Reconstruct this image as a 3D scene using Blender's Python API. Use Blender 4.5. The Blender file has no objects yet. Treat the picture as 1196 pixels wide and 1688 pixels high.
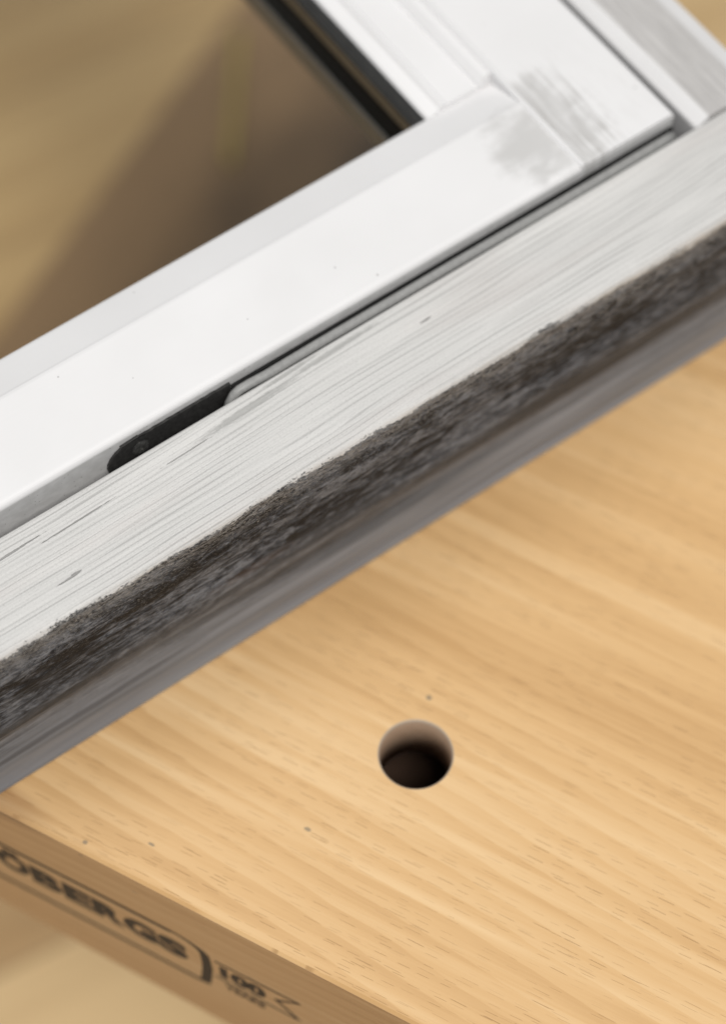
import bpy, bmesh, math, random
from mathutils import Vector, Matrix, noise as mn
random.seed(7)
S = bpy.context.scene
col = S.collection
MM = 0.001

# ------------------------------------------------------------ camera
cam = bpy.data.cameras.new('camera')
cam.sensor_fit = 'VERTICAL'; cam.sensor_height = 36; cam.lens = 3800 / 1688 * 36
cam.clip_start = 0.02; cam.clip_end = 30
cam.dof.use_dof = True; cam.dof.focus_distance = 0.596; cam.dof.aperture_fstop = 4.9
co = bpy.data.objects.new('camera', cam); col.objects.link(co)
co.location = (0, 0, 0.583); co.rotation_euler = (math.radians(29.6), 0, 0)
S.camera = co
# ------------------------------------------------------------ world and lamps
w = bpy.data.worlds.new('World'); S.world = w; w.use_nodes = True
bg = w.node_tree.nodes['Background']; bg.inputs[0].default_value = (0.93, 0.97, 1.0, 1); bg.inputs[1].default_value = 0.25
def area(name, loc, target, size, power, colr):
    l = bpy.data.lights.new(name, 'AREA'); l.shape = 'RECTANGLE'; l.size, l.size_y = size
    l.energy = power; l.color = colr
    o = bpy.data.objects.new(name, l); col.objects.link(o); o.location = loc
    o.rotation_euler = (Vector(target) - Vector(loc)).to_track_quat('-Z', 'Y').to_euler()
    return o
area('window_light', (-1.3, 0.9, 3.7), (0, 0.35, -0.1), (2.2, 2.2), 54, (1.0, 0.985, 0.96))
area('ceiling_light', (0.7, -1.5, 3.5), (0, 0.3, 0), (1.2, 1.2), 110, (1.0, 0.97, 0.93))
S.view_settings.view_transform = 'Standard'; S.view_settings.look = 'None'
S.view_settings.exposure = 0.0; S.view_settings.gamma = 1

# ------------------------------------------------------------ node helpers
class NT:
    def __init__(s, name, rough=0.5):
        s.m = bpy.data.materials.new(name); s.m.use_nodes = True
        s.t = s.m.node_tree; s.n = s.t.nodes; s.b = s.n['Principled BSDF']
        s.b.inputs['Roughness'].default_value = rough
    def lk(s, a, b): s.t.links.new(a, b)
    def put(s, sock, v):
        if hasattr(v, 'links'): s.lk(v, sock)
        else: sock.default_value = v
    def ma(s, op, a, b=0.0, c=0.0, clamp=False):
        n = s.n.new('ShaderNodeMath'); n.operation = op; n.use_clamp = clamp
        for i, v in enumerate((a, b, c)): s.put(n.inputs[i], v)
        return n.outputs[0]
    def add(s, a, b): return s.ma('ADD', a, b)
    def sub(s, a, b): return s.ma('SUBTRACT', a, b)
    def mul(s, a, b): return s.ma('MULTIPLY', a, b)
    def ss(s, v, lo, hi, a=0.0, b=1.0):
        n = s.n.new('ShaderNodeMapRange'); n.interpolation_type = 'SMOOTHSTEP'
        s.put(n.inputs[0], v)
        for i, q in enumerate((lo, hi, a, b)): s.put(n.inputs[i + 1], q)
        return n.outputs[0]
    def lin(s, v, lo, hi, a=0.0, b=1.0):
        n = s.n.new('ShaderNodeMapRange'); s.put(n.inputs[0], v)
        for i, q in enumerate((lo, hi, a, b)): s.put(n.inputs[i + 1], q)
        return n.outputs[0]
    def coords(s, uv=False):
        tc = s.n.new('ShaderNodeTexCoord'); sp = s.n.new('ShaderNodeSeparateXYZ')
        if uv: s.lk(tc.outputs['UV'], sp.inputs[0]); return sp.outputs[0], sp.outputs[1]
        vm = s.n.new('ShaderNodeVectorMath'); vm.operation = 'SCALE'; vm.inputs[3].default_value = 1000
        s.lk(tc.outputs['Object'], vm.inputs[0]); s.lk(vm.outputs[0], sp.inputs[0])
        return sp.outputs[0], sp.outputs[1], sp.outputs[2]
    def vec(s, x, y, z=0.0):
        n = s.n.new('ShaderNodeCombineXYZ')
        for i, v in enumerate((x, y, z)): s.put(n.inputs[i], v)
        return n.outputs[0]
    def noise(s, x, y, z=0.0, detail=2, rough=0.5, dist=0.0):
        n = s.n.new('ShaderNodeTexNoise'); n.inputs['Scale'].default_value = 1
        n.inputs['Detail'].default_value = detail; n.inputs['Roughness'].default_value = rough
        n.inputs['Distortion'].default_value = dist
        s.lk(s.vec(x, y, z), n.inputs['Vector']); return n.outputs[0]
    def ramp(s, f, stops):
        n = s.n.new('ShaderNodeValToRGB'); s.put(n.inputs[0], f); e = n.color_ramp.elements
        while len(e) < len(stops): e.new(0.5)
        for q, (p, c) in zip(e, stops): q.position = p; q.color = (*c, 1) if len(c) == 3 else c
        return n.outputs[0]
    def mix(s, f, a, b, mode='MIX'):
        n = s.n.new('ShaderNodeMix'); n.data_type = 'RGBA'; n.blend_type = mode; s.put(n.inputs[0], f)
        for i, v in ((6, a), (7, b)):
            if hasattr(v, 'links'): s.lk(v, n.inputs[i])
            else: n.inputs[i].default_value = (*v, 1) if isinstance(v, tuple) else (v, v, v, 1)
        return n.outputs[2]
    def spot(s, x, y, cx, cy, rx, ry, soft=0.5, wob=0.0, ang=0.0):
        """mask 1 inside an ellipse"""
        dx = s.sub(x, cx); dy = s.sub(y, cy)
        if ang:
            c, n = math.cos(ang), math.sin(ang)
            dx, dy = s.add(s.mul(dx, c), s.mul(dy, n)), s.sub(s.mul(dy, c), s.mul(dx, n))
        q = s.add(s.ma('POWER', s.ma('ABSOLUTE', s.mul(dx, 1 / rx)), 2.0), s.ma('POWER', s.ma('ABSOLUTE', s.mul(dy, 1 / ry)), 2.0))
        if not isinstance(wob, float) or wob: q = s.add(q, wob)
        return s.ss(q, 1 - soft, 1 + soft, 1.0, 0.0)
    def bump(s, h, dist, strength=1.0, prev=None):
        n = s.n.new('ShaderNodeBump'); n.inputs['Strength'].default_value = strength
        n.inputs['Distance'].default_value = dist; s.lk(h, n.inputs['Height'])
        if prev: s.lk(prev, n.inputs['Normal'])
        return n.outputs[0]
    def done(s, c, nrm=None, rough=None):
        s.put(s.b.inputs['Base Color'], c if hasattr(c, 'links') else (*c, 1))
        if nrm: s.lk(nrm, s.b.inputs['Normal'])
        if rough is not None: s.put(s.b.inputs['Roughness'], rough)
        return s.m

def mx(s, vals):
    r = vals[0]
    for v in vals[1:]: r = s.ma('MAXIMUM', r, v)
    return r

# ------------------------------------------------------------ materials
def mat_beech():
    s = NT('oiled_beech', 0.42); x, y0, z = s.coords(); y = s.sub(y0, z)
    wx = s.noise(s.mul(x, .006), s.mul(y, .012), detail=2)
    # growth rings: saw-like bands a few mm wide, climbing slightly off the edge direction
    ph = s.add(s.add(s.mul(y, 1 / 6.6), s.mul(x, .013)), s.mul(wx, 2.0))
    ph = s.add(ph, s.mul(s.noise(s.mul(x, .05), s.mul(y, .2), detail=2), .3))
    saw = s.ma('FRACT', ph)
    band = s.add(s.ss(saw, 0.15, 0.88), s.mul(s.ss(saw, 0.95, 1.0), -1.0))
    strength = s.ss(s.noise(s.mul(x, .010), s.mul(y, .02), 7.0, detail=1), .3, .65, .25, .9)
    strength = s.mul(strength, s.lin(s.add(s.mul(x, .6), y), 70, 230, 1.0, .2))
    fine = s.noise(s.mul(x, .02), s.mul(y, .9), detail=4, rough=.6)
    broad = s.noise(s.mul(x, .0035), s.mul(y, .045), 3.0, detail=3)
    f = s.add(s.mul(s.mul(s.sub(band, .4), strength), .42), s.add(s.mul(s.sub(fine, .5), .42), s.mul(s.sub(broad, .5), 1.3)))
    sv = s.ma('FLOOR', s.mul(s.add(y, 18.0), 1 / 47.0))
    wn = s.n.new('ShaderNodeTexWhiteNoise'); wn.noise_dimensions = '1D'; s.lk(sv, wn.inputs['W'])
    f = s.add(f, s.mul(s.sub(wn.outputs[0], .5), .20))
    streak = s.noise(s.mul(x, .0018), s.mul(y, .11), 31.0, detail=2)
    f = s.sub(f, s.mul(s.ss(streak, .54, .68), .28))
    f = s.ma('ADD', f, .47, clamp=True)
    c = s.ramp(f, [(0, (.80, .55, .29)), (.45, (.71, .45, .208)), (1, (.53, .30, .115))])
    # pores: short dark flecks
    masks = []
    for k, (a, b, ang) in enumerate(((6.5, 1.25, -.03), (9.0, 2.1, .0))):
        xx = s.add(s.mul(x, math.cos(ang)), s.mul(y, -math.sin(ang))); yy = s.add(s.mul(y, math.cos(ang)), s.mul(x, math.sin(ang)))
        v = s.n.new('ShaderNodeTexVoronoi'); v.voronoi_dimensions = '2D'; v.inputs['Scale'].default_value = 1
        V = s.vec(s.mul(xx, 1 / a), s.mul(yy, 1 / b)); s.lk(V, v.inputs['Vector'])
        d = s.n.new('ShaderNodeVectorMath'); d.operation = 'SUBTRACT'; s.lk(V, d.inputs[0]); s.lk(v.outputs['Position'], d.inputs[1])
        sp = s.n.new('ShaderNodeSeparateXYZ'); s.lk(d.outputs[0], sp.inputs[0])
        ln = s.ss(s.ma('ABSOLUTE', sp.outputs[0]), .20, .34, 1, 0)
        wd = s.ss(s.ma('ABSOLUTE', sp.outputs[1]), .025, .065, 1, 0)
        cc = s.n.new('ShaderNodeSeparateColor'); s.lk(v.outputs['Color'], cc.inputs[0])
        masks.append(s.mul(s.mul(ln, wd), s.ss(cc.outputs[0], .35, .95)))
    fl = s.mul(mx(s, masks), s.ss(s.noise(s.mul(x, .02), s.mul(y, .06), 11.0), .35, .6, .35, 1.0))
    c = s.mix(s.mul(fl, .55), c, (.25, .12, .04))
    wob = s.mul(s.sub(s.noise(s.mul(x, 1.2), s.mul(y, 1.2)), .5), 1.6)
    marks = mx(s, [s.spot(x, y, 76.2, 34.3, 1.0, .55, .5, wob), s.spot(x, y, 87.2, 84.4, .9, .7, .5, wob),
                   s.spot(x, y, 25.3, 2.9, .7, .6, .5, wob), s.spot(x, y, 41.3, 10.8, 1.0, .4, .5, wob)])
    c = s.mix(s.mul(marks, .6), c, (.10, .11, .10))
    # rusty handling stain along the left end of the front edge
    st = s.spot(x, y, -14.0, 3.0, 24.0, 5.0, .8)
    c = s.mix(s.mul(st, .45), c, (.28, .13, .05))
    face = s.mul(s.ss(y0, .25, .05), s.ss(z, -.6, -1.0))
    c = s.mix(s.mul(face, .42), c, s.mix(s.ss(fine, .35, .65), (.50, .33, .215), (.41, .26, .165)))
    shadow_line = s.mul(s.mul(s.ss(s.ma('ABSOLUTE', s.add(z, s.add(2.2, s.mul(wob, .3)))), .25, .7, 1, 0), s.ss(x, 22, 2)), face)  # dark shadow under the top edge, painted on the front face
    c = s.mix(s.mul(shadow_line, .75), c, (.10, .055, .03))
    h = s.add(s.mul(fine, .3), s.mul(fl, -1.0))
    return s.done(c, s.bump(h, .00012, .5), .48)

def mat_hole():
    s = NT('bored_beech', .6); x, y, z = s.coords()
    n = s.noise(s.mul(x, .3), s.mul(y, .3), s.mul(z, 1.5), detail=3)
    c = s.ramp(n, [(.3, (.42, .28, .185)), (.7, (.52, .37, .26))])
    c = s.mix(s.ss(z, -1.6, -.2), c, (.46, .37, .28))
    return s.done(c)

def mat_burn():
    s = NT('burnt_mark', .7); x, y, z = s.coords()
    n = s.noise(s.mul(x, .8), s.mul(z, 3), detail=4, rough=.7)
    return s.done(s.ramp(n, [(.3, (.022, .018, .016)), (.75, (.075, .055, .042))]))

def white_base(s, x, y, z):
    n = s.noise(s.mul(x, .03), s.mul(y, .03), s.mul(z, .03), detail=3)
    c = s.ramp(n, [(.3, (.775, .77, .775)), (.7, (.815, .81, .817))])
    return c

def mat_sash(specks=True):
    s = NT('white_sash_paint', .38); x, y, z = s.coords()
    c = white_base(s, x, y, z)
    # grey worn smudge over the corner joint: brushed across the rail and along the stile
    n1 = s.noise(s.mul(x, .10), s.mul(y, .16), detail=4, rough=.6)
    n1b = s.noise(s.mul(x, .7), s.mul(y, .05), 5.0, detail=2)
    wob = s.mul(s.sub(n1, .5), 4.0)
    railm = s.mul(s.spot(x, y, 217, 52.5, 11, 12, .95, wob), s.ss(x, 222.2, 222.7, 1, 0))
    wob2 = s.add(s.mul(s.sub(n1, .5), 3.0), s.mul(s.sub(n1b, .5), 4.0))
    stm = s.mul(s.spot(x, y, 227, 53, 11, 16, .9, wob2), s.ss(x, 223.6, 224.2))
    grain = s.noise(s.mul(x, 1.6), s.mul(y, .06), detail=3)
    c = s.mix(s.mul(railm, .48), c, (.36, .352, .335))
    c = s.mix(s.mul(s.mul(stm, s.ss(grain, .25, .7, .4, 1.0)), .72), c, (.36, .35, .335))
    # wear on the stile near the joint and a warm undercoat tint
    c = s.mix(s.mul(s.mul(s.ss(grain, .52, .7), s.spot(x, y, 240, 55, 18, 22, .9)), .25), c, (.55, .53, .52))
    # dirt specks on the outer side and a few on the face
    side = s.ss(z, 68.6, 67.6)
    v = s.n.new('ShaderNodeTexVoronoi'); v.inputs['Scale'].default_value = 1
    s.lk(s.vec(s.mul(x, .85), s.mul(y, .85), s.mul(z, .9)), v.inputs['Vector'])
    cc = s.n.new('ShaderNodeSeparateColor'); s.lk(v.outputs['Color'], cc.inputs[0])
    dens = s.noise(s.mul(x, .06), s.mul(y, .3), 2.0)
    dot = s.mul(s.ss(v.outputs['Distance'], .10, .22, 1, 0), s.ss(s.add(cc.outputs[0], s.mul(dens, .9)), .95, 1.1))
    v2 = s.n.new('ShaderNodeTexVoronoi'); v2.inputs['Scale'].default_value = 1
    s.lk(s.vec(s.mul(x, .11), s.mul(y, .11), s.mul(z, .1)), v2.inputs['Vector'])
    dot2 = s.ss(v2.outputs['Distance'], .02, .04, 1, 0)
    outer = s.ss(y, 38.4, 37.7)
    c = s.mix(s.mul(s.mul(dot, mx(s, [side])), s.mul(outer, .7)), c, (.08, .07, .06))
    c = s.mix(s.mul(dot2, .7), c, (.12, .11, .10))
    side_shade = s.mul(s.mul(side, outer), s.ss(s.noise(s.mul(x, .3), s.mul(y, .5), s.mul(z, .5), detail=4), .25, .7, .36, .56))
    c = s.mix(side_shade, c, (.34, .34, .33))  # outer side tinted grey: shade put into the paint colour
    br = s.noise(s.mul(x, .05), s.mul(y, 1.3), s.mul(z, 1.3), detail=3)
    return s.done(c, s.bump(br, .00006, .5), .42)

def mat_jamb():
    s = NT('grey_worn_white_paint', .5); x, y, z = s.coords()
    g = s.noise(s.mul(x, 1.3), s.mul(y, .04), detail=4, rough=.7)
    face = s.mul(s.ss(x, 265.4, 267.0), s.ss(x, 283.5, 281.0))
    c = s.mix(face, white_base(s, x, y, z), s.ramp(g, [(.36, (.40, .388, .38)), (.62, (.58, .565, .555))]))
    return s.done(c, s.bump(g, .0001, .4))

def mat_rail():
    """weathered timber rail, uv in mm: u along, v downwards from the top outer arris (negative = top face)"""
    s = NT('weathered_painted_timber', .55); s.b.inputs['Specular IOR Level'].default_value = .3; u, v = s.coords(uv=True)
    # ---- top face: thin grey-white paint over ribbed softwood grain
    wv = s.noise(s.mul(u, .010), s.mul(v, .03), detail=2)
    q = s.add(s.add(v, s.mul(u, .018)), s.add(s.mul(wv, 4.0), s.mul(s.noise(s.mul(u, .006), s.mul(v, .25), 77.0, detail=2), 3.2)))
    lines = s.ma('SINE', s.mul(q, 2 * math.pi / 1.55))
    lines2 = s.ma('SINE', s.add(s.mul(q, 2 * math.pi / .83), s.mul(wv, 9)))
    lf = s.noise(s.mul(u, .012), s.mul(v, .9), 4.0, detail=4, rough=.65)
    grain = s.add(s.add(s.mul(s.ss(lines, .3, 1.0), s.ss(lf, .36, .60, .12, 1.0)), s.mul(s.ss(lines2, .2, 1.0), .30)), s.mul(s.sub(lf, .5), 1.4))
    ct = s.ramp(grain, [(0, (.64, .633, .62)), (.45, (.565, .56, .548)), (1, (.46, .455, .445))])
    pale = s.ss(s.noise(s.mul(u, .02), s.mul(v, .16), 9.0, detail=3), .45, .72)
    ct = s.mix(s.mul(pale, .5), ct, (.74, .73, .715))
    pink = s.ss(s.noise(s.mul(u, .015), s.mul(v, .10), 19.0, detail=2), .5, .75)
    ct = s.mix(s.mul(pink, .30), ct, (.56, .515, .495))
    grit = s.noise(s.mul(u, 1.6), s.mul(v, 2.6), detail=4, rough=.8)
    ct = s.mix(s.ss(grit, .54, .66, 0, .4), ct, (.80, .80, .79))
    ct = s.mix(s.ss(grit, .46, .34, 0, .4), ct, (.30, .30, .29))
    wob = s.mul(s.sub(s.noise(s.mul(u, .5), s.mul(v, 3.0), detail=3), .5), 3.2)
    cr = []
    for (cu, cv, ru, rv, a) in ((38.6, -9.8, 3.4, .25, .02), (40.5, -10.1, 1.4, .35, .02), (159, -21.5, 1.7, .3, .03), (26, -24.6, 13, .28, .035), (49, -23.0, 10, .2, .03), (84, -24.0, 7, .18, .03)):
        cr.append(s.spot(u, v, cu, cv, ru, rv, .45, wob, -a))
    crack = mx(s, cr)
    kn = mx(s, [s.spot(u, v, 104, -25.8, 15, 1.1, .8, wob, -.045), s.spot(u, v, 133, -27.8, 14, .8, .8, wob, -.04), s.spot(u, v, 119, -29.0, 9, .6, .8, wob, -.04)])
    ct = s.mix(s.mul(kn, .55), ct, (.26, .26, .25))
    ct = s.mix(s.mul(crack, .6), ct, (.13, .125, .12))
    # ---- side face
    blot = s.noise(s.mul(u, .13), s.mul(v, .45), 1.0, detail=7, rough=.74, dist=.3)
    patch = s.noise(s.mul(u, .022), s.mul(v, .11), 51.0, detail=2)
    fib = s.noise(s.mul(u, .45), s.mul(v, 2.2), 2.0, detail=5, rough=.75)
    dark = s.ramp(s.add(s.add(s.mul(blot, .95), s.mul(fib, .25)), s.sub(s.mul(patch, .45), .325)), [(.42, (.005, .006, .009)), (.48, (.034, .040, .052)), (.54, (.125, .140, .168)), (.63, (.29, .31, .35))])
    flake = s.noise(s.mul(u, .8), s.mul(v, 2.3), 3.0, detail=5, rough=.8)
    fl_n = s.mul(s.ss(s.add(flake, s.ss(v, 9, .5, 0, .05)), .57, .61), s.ss(v, 20, 1.5))
    dark = s.mix(s.mul(fl_n, .85), dark, (.50, .49, .47))
    ck = s.ma('ABSOLUTE', s.sub(s.noise(s.mul(u, .22), s.mul(v, 1.1), 41.0, detail=4, rough=.6, dist=.5), .5))
    ckm = s.mul(s.mul(s.ss(ck, .004, .022, 1, 0), s.ss(blot, .40, .52)), s.ss(v, 38, 22))
    dark = s.mix(s.mul(ckm, .85), dark, (.008, .008, .009))
    rem = s.mul(s.ss(s.noise(s.mul(u, .38), s.mul(v, 1.3), 61.0, detail=4, rough=.7), .545, .575), s.ss(v, 7, 1))
    dark = s.mix(s.mul(rem, .8), dark, (.47, .47, .465))
    gl = s.mul(s.ss(s.noise(s.mul(u, 1.1), s.mul(v, 2.8), 44.0, detail=3, rough=.6), .62, .67), s.ss(v, 26, 4))  # small bright glints painted into the side colour
    dark = s.mix(s.mul(gl, .7), dark, (.42, .42, .42))
    fl_f = s.mul(s.ss(flake, .66, .73), s.ss(v, 34, 22))
    dark = s.mix(s.mul(fl_f, .5), dark, (.30, .29, .28))
    trans = s.mul(s.ss(s.noise(s.mul(u, .22), s.mul(v, .9), 21.0, detail=5, rough=.7), .46, .56), s.add(s.ss(v, 9, 0), s.mul(s.ss(u, 120, 230), s.ss(v, 16, 3))))
    dark = s.mix(s.mul(s.ma('MINIMUM', trans, 1.0), .7), dark, (.33, .33, .335))
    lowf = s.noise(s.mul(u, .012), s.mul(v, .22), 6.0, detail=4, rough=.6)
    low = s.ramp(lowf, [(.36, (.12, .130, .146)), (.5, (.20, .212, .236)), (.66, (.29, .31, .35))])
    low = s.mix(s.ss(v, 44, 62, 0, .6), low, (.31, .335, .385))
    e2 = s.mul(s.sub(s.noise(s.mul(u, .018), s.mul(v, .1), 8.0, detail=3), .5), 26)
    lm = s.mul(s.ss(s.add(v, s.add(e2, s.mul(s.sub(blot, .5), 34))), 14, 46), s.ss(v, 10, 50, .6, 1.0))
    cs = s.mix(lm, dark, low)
    # sooty streaks half way down
    def streak(cv, cu, ru, rv, k):
        return s.mul(s.spot(u, s.add(v, s.mul(e2, .10)), cu, cv, ru, rv, .9, s.mul(s.sub(fib, .5), 1.2)), k)
    strk = mx(s, [streak(35, 205, 75, 4.2, .75), streak(39, 120, 60, 3.0, .5), streak(33, 30, 55, 3.0, .5), streak(47, 25, 45, 1.2, .6)])
    cs = s.mix(strk, cs, (.035, .034, .035))
    lt = s.ss(s.noise(s.mul(u, .010), s.mul(v, .5), 14.0, detail=3), .56, .68)
    cs = s.mix(s.mul(s.mul(lt, s.ss(v, 10, 30)), .30), cs, (.33, .34, .365))
    rust = s.mul(s.spot(u, v, 86, 27, 11, 1.8, .9, s.mul(s.sub(fib, .5), 9)), .14)
    cs = s.mix(rust, cs, (.22, .10, .035))
    cs = s.mix(s.spot(u, v, 99, 24, 2.2, 1.6, .6, wob), cs, (.02, .02, .02))
    # ---- ragged boundary where the paint has worn off the arris
    e = s.mul(s.sub(s.noise(s.mul(u, .045), s.mul(v, .12), 12.0, detail=5, rough=.7), .5), 9.0)
    e = s.add(e, s.mul(s.sub(s.noise(s.mul(u, .8), s.mul(v, 1.2), 13.0, detail=5, rough=.8), .5), 5.5))
    e = s.add(e, s.lin(u, 150, 260, 0, -1.8))
    mk = s.ss(s.add(v, e), s.lin(u, 120, 240, -.25, -1.4), s.lin(u, 120, 240, .25, 1.4))
    # partial grey wear band
    c = s.mix(mk, ct, cs)
    hgt = s.add(s.mul(s.sub(1.0, mk), 1.6), s.add(s.mul(s.mul(fib, mk), 4.5), s.sub(s.mul(s.mul(flake, mk), 3.5), s.mul(s.mul(ckm, mk), 2.0))))
    hgt = s.add(hgt, s.mul(s.sub(1.0, mk), s.add(s.mul(grain, -.35), s.add(s.mul(grit, .45), s.mul(crack, -2)))))
    depth = s.ss(v, 24, 40, 1, .12)
    hgt = s.mul(hgt, depth)
    return s.done(c, s.bump(hgt, .0002, .8), s.lin(mk, 0, 1, .5, .62))

def plain(name, c, rough=.5, metal=0, amp=.12, sc=.2, spec=.5):
    s = NT(name, rough); x, y, z = s.coords(); s.b.inputs['Metallic'].default_value = metal; s.b.inputs['Specular IOR Level'].default_value = spec
    n = s.noise(s.mul(x, sc), s.mul(y, sc), s.mul(z, sc), detail=4)
    return s.done(s.ramp(n, [(.3, tuple(k * (1 - amp) for k in c)), (.7, tuple(min(1, k * (1 + amp)) for k in c))]))

def mat_floor():
    s = NT('pale_wood_floor', .5); x, y, z = s.coords()
    a = math.radians(28); xx = s.add(s.mul(x, math.cos(a)), s.mul(y, math.sin(a))); yy = s.sub(s.mul(y, math.cos(a)), s.mul(x, math.sin(a)))
    pl = s.ma('FLOOR', s.mul(yy, 1 / 95))
    tone = s.n.new('ShaderNodeTexWhiteNoise'); tone.noise_dimensions = '1D'; s.lk(pl, tone.inputs['W'])
    g = s.noise(s.mul(xx, .004), s.mul(yy, .06), pl, detail=4)
    f = s.ma('ADD', g, s.mul(s.sub(tone.outputs[0], .4), .6), clamp=True)
    c = s.ramp(f, [(.25, (.40, .25, .11)), (.75, (.64, .46, .24))])
    gap = s.ss(s.ma('ABSOLUTE', s.sub(s.ma('FRACT', s.mul(yy, 1 / 95)), .5)), .485, .495)
    c = s.mix(s.mul(gap, .6), c, (.15, .09, .04))
    return s.done(c)

def mat_glass():
    m = bpy.data.materials.new('window_glass'); m.use_nodes = True; t = m.node_tree; n = t.nodes
    n.remove(n['Principled BSDF']); out = n['Material Output']
    tr = n.new('ShaderNodeBsdfTransparent'); tr.inputs[0].default_value = (.93, .92, .89, 1)
    gl = n.new('ShaderNodeBsdfGlossy'); gl.inputs['Roughness'].default_value = .02
    fr = n.new('ShaderNodeFresnel'); fr.inputs[0].default_value = 1.45
    mu = n.new('ShaderNodeMath'); mu.operation = 'MULTIPLY'; mu.inputs[1].default_value = 0.2; t.links.new(fr.outputs[0], mu.inputs[0])
    mi = n.new('ShaderNodeMixShader'); t.links.new(mu.outputs[0], mi.inputs[0]); t.links.new(tr.outputs[0], mi.inputs[1]); t.links.new(gl.outputs[0], mi.inputs[2])
    t.links.new(mi.outputs[0], out.inputs[0]); return m

M_beech, M_hole, M_burn = mat_beech(), mat_hole(), mat_burn()
M_sash, M_jamb, M_rail = mat_sash(), mat_jamb(), mat_rail()
M_rub = plain('dark_grey_rubber', (.040, .042, .043), .6, spec=.3)
M_black = plain('black_seal_and_shade', (.004, .004, .004), .8, spec=.05)  # glazing seal, and the strips that paint groove shade
M_gap = plain('gap_shade_black', (.014, .014, .014), .8, spec=.2)  # for strips that paint the shade in the sash gaps
M_spacer = plain('taupe_spacer_bar', (.125, .128, .134), .4)
M_strip = plain('grey_weather_seal', (.29, .29, .285), .45, sc=.8)
M_recess = plain('dark_recess_shade', (.035, .034, .033), .45, .3, amp=.5, sc=.9)  # dark colour for the painted shade of the recess
M_steel = plain('dull_steel', (.14, .14, .135), .4, .8, amp=.4, sc=1.5)
M_stick = plain('yellow_painted_wood', (.42, .34, .10), .5)
M_floor, M_glass = mat_floor(), mat_glass()

# ------------------------------------------------------------ object helpers
def link(name, me, mat, parent=None, loc=(0, 0, 0), rz=0):
    o = bpy.data.objects.new(name, me); col.objects.link(o)
    if mat: me.materials.append(mat)
    if parent: o.parent = parent
    o.location = Vector(loc); o.rotation_euler = (0, 0, rz); return o
def from_pydata(name, verts, faces, mat, parent=None, smooth=False, **k):
    me = bpy.data.meshes.new(name); me.from_pydata([[c * MM for c in v] for v in verts], [], faces); me.update()
    bm = bmesh.new(); bm.from_mesh(me); bmesh.ops.recalc_face_normals(bm, faces=bm.faces); bm.to_mesh(me); bm.free()
    if smooth: me.polygons.foreach_set('use_smooth', [True] * len(me.polygons))
    return link(name, me, mat, parent, **k)
def prism(name, ring0, ring1, mat, parent, steps=1, smooth=False):
    """loft between two equal closed rings (mm) with end caps"""
    n = len(ring0); V, F = [], []
    for k in range(steps + 1):
        t = k / steps
        V += [[a[i] * (1 - t) + b[i] * t for i in range(3)] for a, b in zip(ring0, ring1)]
    for k in range(steps):
        for i in range(n):
            j = (i + 1) % n; F.append([k * n + i, k * n + j, (k + 1) * n + j, (k + 1) * n + i])
    F.append(list(range(n))); F.append([steps * n + i for i in range(n)])
    return from_pydata(name, V, F, mat, parent, smooth)
def arc(cx, cy, r, a0, a1, n=5):
    return [(cx + r * math.cos(math.radians(a0 + (a1 - a0) * i / n)), cy + r * math.sin(math.radians(a0 + (a1 - a0) * i / n))) for i in range(n + 1)]
def thing(name, label, cat, loc, rz):
    o = bpy.data.objects.new(name, None); col.objects.link(o); o.empty_display_size = .05
    o.location = loc; o.rotation_euler = (0, 0, rz); o['label'] = label; o['category'] = cat; return o

# ------------------------------------------------------------ floor
o = from_pydata('floor', [(-4000, -3000, 0), (4000, -3000, 0), (4000, 5000, 0), (-4000, 5000, 0)], [(0, 1, 2, 3)], M_floor, loc=(0, 0, -.45))
o['kind'] = 'structure'

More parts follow.
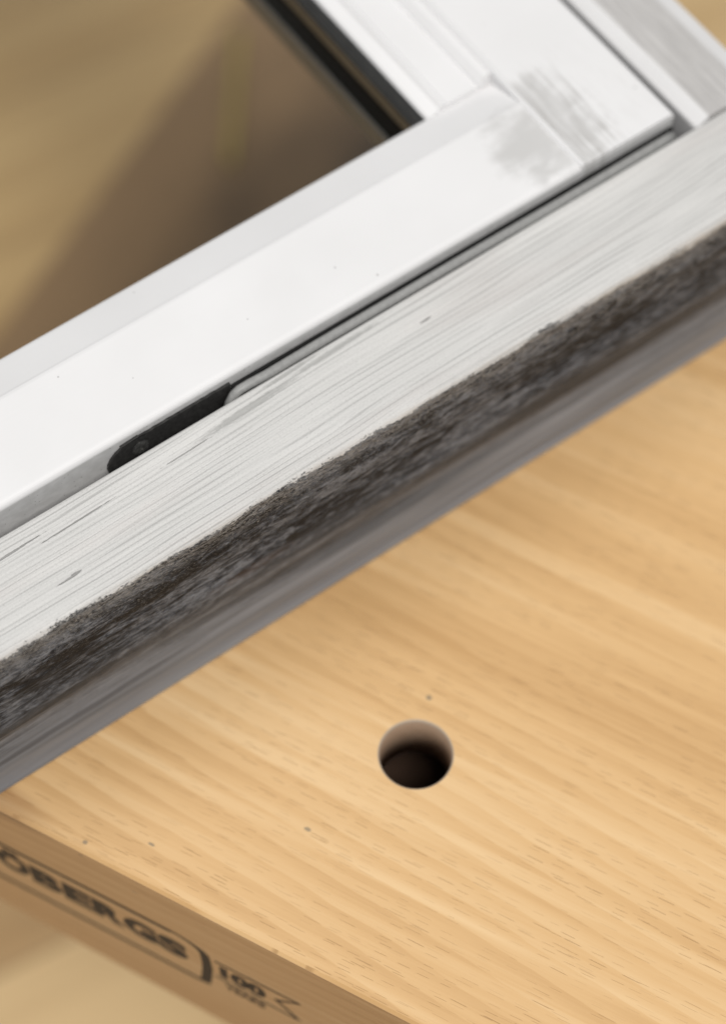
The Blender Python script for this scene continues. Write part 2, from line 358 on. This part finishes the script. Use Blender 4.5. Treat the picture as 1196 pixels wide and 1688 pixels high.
# ------------------------------------------------------------ workbench (local x along the front edge, y inwards)
bench = thing('workbench', 'beech workbench with round peg hole and burnt-in lettering on its front edge', 'workbench',
              (-.0983007, .2383640, 0), math.radians(-28.0646))
def bench_top():
    hole = (91.8, 67.5); R = 10.0; n = 64
    poly = [(-46, 0), (900, 0), (900, 324), (31, 324), (31, 122), (-46, 122)]
    bm = bmesh.new()
    def loop(pts, z): return [bm.verts.new((a * MM, b * MM, z * MM)) for a, b in pts]
    circ = [(hole[0] + R * math.cos(2 * math.pi * i / n), hole[1] + R * math.sin(2 * math.pi * i / n)) for i in range(n)]
    rim = [(hole[0] + (R + .5) * math.cos(2 * math.pi * i / n), hole[1] + (R + .5) * math.sin(2 * math.pi * i / n)) for i in range(n)]
    c = .9
    inset = [(-46 + c, c), (900 - c, c), (900 - c, 324 - c), (31 + c, 324 - c), (31 + c, 122 - c), (-46 + c, 122 - c)]
    top = loop(inset, 0); ledge = loop(poly, -c)
    bot = [bm.verts.new((a * MM, b * MM, (-90.5 - .10 * a if a < 500 else -140) * MM)) for a, b in poly]
    r0 = loop(rim, 0); r1 = loop(circ, -.5); r2 = loop(circ, -21)
    big = [(hole[0] + 42 * math.cos(2 * math.pi * i / n), hole[1] + 42 * math.sin(2 * math.pi * i / n)) for i in range(n)]
    r3 = loop(big, -21.5); r4 = loop(big, -80)  # unseen closed cavity added under the hole to keep it dark
    def wall(A, B, mi=0):
        for i in range(len(A)):
            j = (i + 1) % len(A); f = bm.faces.new((A[i], A[j], B[j], B[i])); f.material_index = mi; f.smooth = (mi == 1)
    wall(top, ledge); wall(ledge, bot); wall(r0, r1, 1); wall(r1, r2, 1); wall(r2, r3, 1); wall(r3, r4, 2)
    bm.faces.new(bot); f = bm.faces.new(r4); f.material_index = 2
    es = []
    for L in (top, r0):
        for i in range(len(L)): es.append(bm.edges.get((L[i], L[(i + 1) % len(L)])))
    bmesh.ops.triangle_fill(bm, edges=es, use_beauty=True)
    bmesh.ops.recalc_face_normals(bm, faces=bm.faces)
    me = bpy.data.meshes.new('bench_top'); bm.to_mesh(me); bm.free()
    o = link('bench_top', me, M_beech, bench); me.materials.append(M_hole); me.materials.append(plain('added_dark_hollow', (.20, .12, .08), .9)); return o
bench_top()
# burnt lettering on the front face
def text_part(name, body, s0, s1, z0, z1, embolden=.03, shear=0):
    cu = bpy.data.curves.new(name, 'FONT'); cu.body = body; cu.size = 1; cu.offset = embolden; cu.resolution_u = 4
    to = bpy.data.objects.new('tmp', cu); col.objects.link(to)
    bpy.context.view_layer.update()
    me = bpy.data.meshes.new_from_object(to.evaluated_get(bpy.context.evaluated_depsgraph_get()))
    bpy.data.objects.remove(to)
    xs = [v.co.x for v in me.vertices]; ys = [v.co.y for v in me.vertices]
    x0, x1, y0, y1 = min(xs), max(xs), min(ys), max(ys)
    for v in me.vertices:
        X = s0 + (v.co.x - x0) / (x1 - x0) * (s1 - s0); Z = z0 + (v.co.y - y0) / (y1 - y0) * (z1 - z0)
        v.co = Vector((X * MM, -.06 * MM, Z * MM))
    me.name = name; return link(name, me, M_burn, bench)
letters = [('S', -26.5, -17.5, -36), ('J', -16.5, -8.8, -36), ('Ö', -7.6, 2.9, -33.2), ('B', 4.1, 13.7, -36), ('E', 14.9, 23.6, -36), ('R', 24.7, 34.6, -36), ('G', 34.9, 45.2, -36), ('S', 46.2, 55.2, -36)]
lo = [text_part('brand_lettering', ch, a - .45, b + .45, -49.2, zt, .065) for ch, a, b, zt in letters]
bmj = bmesh.new()
for o in lo: bmj.from_mesh(o.data)
bmj.to_mesh(lo[0].data); bmj.free()
for o in lo[1:]: bpy.data.objects.remove(o)
text_part('anniversary_number', '100', 66.0, 80.8, -47.0, -37.8, .07)
text_part('anniversary_word', 'YEARS', 66.8, 80.2, -56.0, -51.4, .05)
def flat_poly(name, outlines):
    V, F = [], []
    for quad in outlines:
        b = len(V); V += [(a, -.05, z) for a, z in quad]; F.append(list(range(b, b + len(quad))))
    return from_pydata(name, V, F, M_burn, bench)
def band(pa, pb):
    return [[pa[i], pa[i + 1], pb[i + 1], pb[i]] for i in range(len(pa) - 1)]
# rounded badge outline: thin sides, thick right end
outer = [(-40, -30.0), (50, -28.2)] + [(50 + 13.2 * math.sin(a), -35.6 + 7.4 * math.cos(a)) for a in [i * math.pi / 2 / 8 for i in range(1, 9)]] + [(63.6, -44), (63.0, -52), (61.9, -60.6), (57, -61.6), (-40, -62.6)]
inner = [(-40, -32.6), (50, -30.5)] + [(50 + 10.0 * math.sin(a), -36.0 + 6.5 * math.cos(a)) for a in [i * math.pi / 2 / 8 for i in range(1, 9)]] + [(60.2, -44), (59.6, -52), (58.6, -59.3), (56, -59.2), (-40, -59.9)]
flat_poly('badge_outline', band(outer, inner) + [[(-40, -30.0), (-40, -62.6), (-41.5, -60), (-41.5, -32)]])
flat_poly('ribbon_outline', [[(64.6, -35.0), (92, -33.9), (92, -35.2), (64.6, -36.3)], [(92, -33.9), (92, -34.6), (85.0, -41.9), (83.0, -41.9)],
                             [(83.2, -41.9), (85.0, -41.9), (92.2, -49.8), (90.2, -49.8)], [(64, -48.4), (90.4, -49.3), (90.8, -50.6), (64, -49.7)]])

# ------------------------------------------------------------ window frame and sash share one local system: x along the rail, y inwards
WL = (-.0986166, .2424280, 0); WR = math.radians(35.4251)
frame = thing('window_frame', 'weathered white wooden window frame with dirty blackened outer side lying on the workbench', 'window frame', WL, WR)
sash = thing('window_sash', 'smooth white painted window sash with glass pane set inside the weathered frame', 'window sash', WL, WR)

def frame_rail():
    # profile (t, z, v) from under the outer side up and over to the groove
    P = [(0.6, 0.0), (0.0, 1.2)]
    zs = [k for k in range(3, 62, 1)]
    for z in zs:
        t = 3.0 * (z / 64) ** 1.0 + .25 * math.sin(z * .33)
        P.append((t, z))
    P += [(3.0 + .15, 62.2), (3.35, 63.2), (3.9, 64.1), (4.7, 64.7), (5.8, 65.0)]
    t = 7.0
    while t < 31.6: P.append((t, 65.0)); t += 1.2
    P += [(32.5, 64.95), (33.0, 64.6), (33.15, 64.0), (33.15, 44), (60, 44), (60, 0.0)]
    # arc length with zero at the arris
    L = [0]
    for a, b in zip(P, P[1:]): L.append(L[-1] + math.hypot(a[0] - b[0], a[1] - b[1]))
    i0 = next(i for i, p in enumerate(P) if p[1] >= 63.2)
    vv = [L[i0] - l for l in L]
    us = [-420 + 10 * k for k in range(38)]            # coarse away from view
    us = [u for u in us if u < -40]
    u = -40.0
    while u < 289.0: us.append(u); u += .8
    us.append(289.2)
    V, F, UV = [], [], []
    n = len(P)
    for u in us:
        for i, (t, z) in enumerate(P):
            dt = dz = 0
            if 2 <= i and z > 46 and t < 33:
                near = math.exp(-(vv[i] / 4.0) ** 2)
                a = mn.noise(Vector((u * .06, vv[i] * .15, 3))) * .55 + mn.noise(Vector((u * .5, vv[i] * .8, 9))) * .28
                if vv[i] > 0: dt = a * (.5 + near)
                dz = a * near * .9
                if vv[i] < -1: dz += mn.noise(Vector((u * .01, vv[i] * .9, 1))) * .10
            elif z > 2 and i < 60:
                dt = mn.noise(Vector((u * .015, z * .15, 5))) * .5
            V.append((u, t + dt, z + dz)); UV.append((u, vv[i]))
    for k in range(len(us) - 1):
        for i in range(n - 1):
            F.append((k * n + i, k * n + i + 1, (k + 1) * n + i + 1, (k + 1) * n + i))
        F.append((k * n + n - 1, k * n, (k + 1) * n, (k + 1) * n + n - 1))
    F.append(tuple(range(n))); F.append(tuple((len(us) - 1) * n + i for i in range(n)))
    me = bpy.data.meshes.new('bottom_rail'); me.from_pydata([[c * MM for c in v] for v in V], [], F)
    bm = bmesh.new(); bm.from_mesh(me); bmesh.ops.recalc_face_normals(bm, faces=bm.faces); bm.to_mesh(me); bm.free()
    uvl = me.uv_layers.new(name='UVMap')
    for li, l in enumerate(me.loops): uvl.data[li].uv = UV[l.vertex_index]
    me.polygons.foreach_set('use_smooth', [len(p.vertices) == 4 for p in me.polygons])
    return link('bottom_rail', me, M_rail, frame)
frame_rail()
# side jamb of the frame, butting against the rail
def ring_s(s_z, t, ): return [(a, t, z) for a, z in s_z]
J = [(262.0, 44), (262.0, 62.2)] + [(262.3, 63.0), (265.6, 65.4), (266.4, 65.6)] + [(280.6, 65.6), (282.6, 65.2), (288.2, 62.4), (289.2, 61.0), (289.2, 0), (250, 0), (250, 44)]
prism('side_jamb', ring_s(J, 33.6), ring_s(J, 520), M_jamb, frame)
# grey seal lying in the groove with a rounded start bent down into it
def tube(name, pts, r, mat, parent, n=14, flat=1.0):
    V, F = [], []
    for k, p in enumerate(pts):
        p = Vector(p); a = Vector(pts[max(0, k - 1)]); b = Vector(pts[min(len(pts) - 1, k + 1)]); d = (b - a).normalized()
        side = d.cross(Vector((0, 0, 1))).normalized(); up = side.cross(d)
        for i in range(n):
            g = 2 * math.pi * i / n; V.append(tuple(p + side * r * math.cos(g) * flat + up * r * math.sin(g)))
    for k in range(len(pts) - 1):
        for i in range(n):
            j = (i + 1) % n; F.append((k * n + i, k * n + j, (k + 1) * n + j, (k + 1) * n + i))
    F.append(tuple(range(n))); F.append(tuple((len(pts) - 1) * n + i for i in range(n)))
    return from_pydata(name, V, F, mat, parent, True)
tube('weather_seal', [(101.0, 35.0, 57), (102.2, 35.0, 61.0), (103.8, 35.0, 63.6), (105.4, 35.0, 64.35), (109, 35.0, 64.4)] +
     [(x, 34.8 + .1 * math.sin(x * .05), 64.4 + .08 * math.sin(x * .11)) for x in range(114, 256, 4)], 1.35, M_strip, frame)
prism('groove_shade', [(-420, 33.3, 44.1), (-420, 37.3, 44.1), (-420, 37.3, 50), (-420, 33.3, 50)], [(261.5, 33.3, 44.1), (261.5, 37.3, 44.1), (261.5, 37.3, 50), (261.5, 33.3, 50)], M_black, frame)  # dark strip painting the shade at the groove bottom
prism('rail_gap_shade', [(104.5, 36.85, 50.2), (104.5, 37.75, 50.2), (104.5, 37.75, 64.5), (104.5, 36.85, 64.2)], [(256, 36.85, 50.2), (256, 37.75, 50.2), (256, 37.75, 64.5), (256, 36.85, 64.2)], M_gap, sash)  # black strip added to paint the shaded gap along the sash rail
prism('stile_gap_shade', [(256.15, 38.5, 50.2), (257.2, 38.5, 50.2), (257.2, 38.5, 66.2), (256.15, 38.5, 66.6)], [(256.15, 520, 50.2), (257.2, 520, 50.2), (257.2, 520, 66.2), (256.15, 520, 66.6)], M_gap, sash)  # same along the stile: gap shade as a black strip
prism('jamb_gap_shade', [(256.9, 38, 44.2), (261.8, 38, 44.2), (261.8, 38, 50), (256.9, 38, 50)], [(256.9, 520, 44.2), (261.8, 520, 44.2), (261.8, 520, 50), (256.9, 520, 50)], M_black, frame)  # dark strip painting the shade deep in the jamb gap

# sash bottom rail
def ring_t(prof, s): return [(s, a, z) for a, z in prof]
RP = [(37.7, 45), (37.7, 67.6)] + arc(39.6, 68.1, 1.9, 180, 90, 6) + [(65.6, 70.0), (66.5, 69.85), (67.2, 69.5), (79.0, 65.4), (79.9, 64.9), (80.2, 64.0), (80.2, 56), (74, 56), (74, 10), (60.5, 10), (60.5, 45)]
prism('bottom_rail', ring_t(RP, -420), ring_t(RP, 222.75), M_sash, sash, 1)
# sash stile: flat outer face runs through to the lower end, moulded inner edge stops on the rail
SP = [(256.2, 45), (256.2, 68.4)] + [(a, z) for a, z in arc(254.8, 68.8, 1.4, 0, 90, 5)] + [(224.6, 70.2), (224.0, 70.75), (223.4, 70.75), (222.8, 70.2), (222.8, 45)]
prism('stile', ring_s(SP, 37.75), ring_s(SP, 520), M_sash, sash)
SM = [(222.78, 69.6), (221.8, 69.8), (220.6, 69.2), (218.6, 67.3), (218.1, 66.3), (217.6, 66.3), (217.0, 67.0), (207.4, 66.8), (206.4, 67.3), (205.4, 67.3), (204.5, 66.3), (201.0, 65.0), (200.2, 64.2), (200.2, 56), (206, 56), (206, 31.5), (222.78, 31.5)]
SM0 = [(a, 79.8 + 0 * a, z) for a, z in SM]
prism('stile_moulding', SM0, ring_s(SM, 520), M_sash, sash)
# glazing: rubber gasket, pane, spacer, lower seal, lower bead
def ringbox(name, s0, s1, z0, z1, mat, t0=80.3):
    prism(name, [(s0, t0, z0), (s1, t0, z0), (s1, t0, z1), (s0, t0, z1)], [(s0, 520, z0), (s1, 520, z0), (s1, 520, z1), (s0, 520, z1)], mat, sash)
G = [(200.15, 64.4), (199.5, 64.3), (199.1, 63.4), (199.3, 62.6), (198.7, 62.3), (198.4, 61.4), (198.8, 60.6), (198.2, 60.2), (197.9, 59.4), (197.9, 58.6), (200.15, 58.6)]
prism('glazing_gasket', ring_s(G, 80.3), ring_s(G, 520), M_rub, sash)
ringbox('spacer_bar', 199.0, 206, 51.8, 56.2, M_spacer)
ringbox('middle_seal', 199.6, 206, 39.2, 51.6, M_black)
ringbox('inner_bead', 198.6, 206, 31.0, 39.0, M_spacer)
prism('glass_pane', [(-420, 74.5, 56.3), (-420, 516, 56.3), (-420, 516, 58.4), (-420, 74.5, 58.4)], [(205, 74.5, 56.3), (205, 516, 56.3), (205, 516, 58.4), (205, 74.5, 58.4)], M_glass, sash)
# dark plate on the sash rail's outer side, painting a hinge recess's shade
def recess_shade():
    pts = []
    x0, x1, z0, z1 = 67.5, 104, 52.0, 66.3
    R = 7.6
    for i in range(13):
        a = math.pi / 2 + math.pi * i / 12
        pts.append((x0 + R + R * 1.35 * math.cos(a), 59.1 + R * math.sin(a)))
    pts += [(x1, z0), (x1, z1)]
    # ragged paint edge on top
    top = [(x1 - k * 1.5, z1 + mn.noise(Vector((k * .9, 0, 0))) * .35) for k in range(1, 24)]
    pts += top
    V = [(a, 37.62, z) for a, z in pts] + [(a, 36.9, z) for a, z in pts]; n = len(pts)
    F = [tuple(range(n)), tuple(range(n, 2 * n))] + [(i, (i + 1) % n, n + (i + 1) % n, n + i) for i in range(n)]
    p = from_pydata('recess_shade_plate', V, F, M_recess, sash)
    V, F = [], []
    for r_, y in ((2.7, 36.8), (2.7, 36.5), (2.0, 36.2), (.8, 36.15), (.8, 36.6), (.01, 36.6)):
        for i in range(24):
            a = 2 * math.pi * i / 24; V.append((75.2 + r_ * math.cos(a), y, 61.6 + r_ * math.sin(a)))
    for k in range(5):
        for i in range(24): F.append((k * 24 + i, k * 24 + (i + 1) % 24, (k + 1) * 24 + (i + 1) % 24, (k + 1) * 24 + i))
    from_pydata('screw', V, F, M_steel, p)
recess_shade()

# ------------------------------------------------------------ dark sheet added on the floor to paint the shade beside the bench
def mat_floor_shade():
    s = NT('painted_floor_shade', .8); x, y, z = s.coords()
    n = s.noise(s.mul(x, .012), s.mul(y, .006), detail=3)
    fade = s.add(x, s.mul(s.sub(n, .5), 220))
    return s.done(s.mix(s.ss(fade, -298, -160), (.32, .215, .125), (.062, .047, .036)))  # colour darkens across the sheet to paint the shade gradient
def shade_sheet():
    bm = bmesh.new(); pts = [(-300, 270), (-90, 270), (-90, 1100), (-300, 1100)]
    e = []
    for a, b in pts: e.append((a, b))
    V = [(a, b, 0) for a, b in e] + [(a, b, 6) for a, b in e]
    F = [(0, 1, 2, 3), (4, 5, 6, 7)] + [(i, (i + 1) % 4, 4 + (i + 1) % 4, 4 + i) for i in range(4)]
    o = from_pydata('floor_shade_sheet', V, F, mat_floor_shade(), None)
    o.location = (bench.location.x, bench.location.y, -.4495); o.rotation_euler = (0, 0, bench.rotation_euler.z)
    o['label'] = 'blurred dark brown sheet added on the floor as painted shade below the window corner'; o['category'] = 'mat'  # not a mat: sheet added to paint the floor shade
shade_sheet()

# ------------------------------------------------------------ yellow stick on the floor, seen through the glass
def floor_at(px, py, z):
    # where the floor spot seen in the photograph lies in the room
    th = math.radians(29.6); d = Vector((0, math.sin(th), -math.cos(th))); u = Vector((0, math.cos(th), math.sin(th)))
    v = d * 3800 + Vector((1, 0, 0)) * (px - 598) + u * (844 - py); t = (z - 583) / v.z
    return v * t
a = floor_at(396, 70, -449); b = floor_at(380, 285, -449)
o = prism('stick', [(b.x - 2, b.y, 0), (b.x + 2, b.y, 0), (b.x + 2, b.y, 5), (b.x - 2, b.y, 5)], [(a.x - 2, a.y, 0), (a.x + 2, a.y, 0), (a.x + 2, a.y, 5), (a.x - 2, a.y, 5)], M_stick, None)
o.location = (0, 0, -.443); o['label'] = 'blurred yellow wooden stick lying on the floor, seen through the window glass'; o['category'] = 'stick'
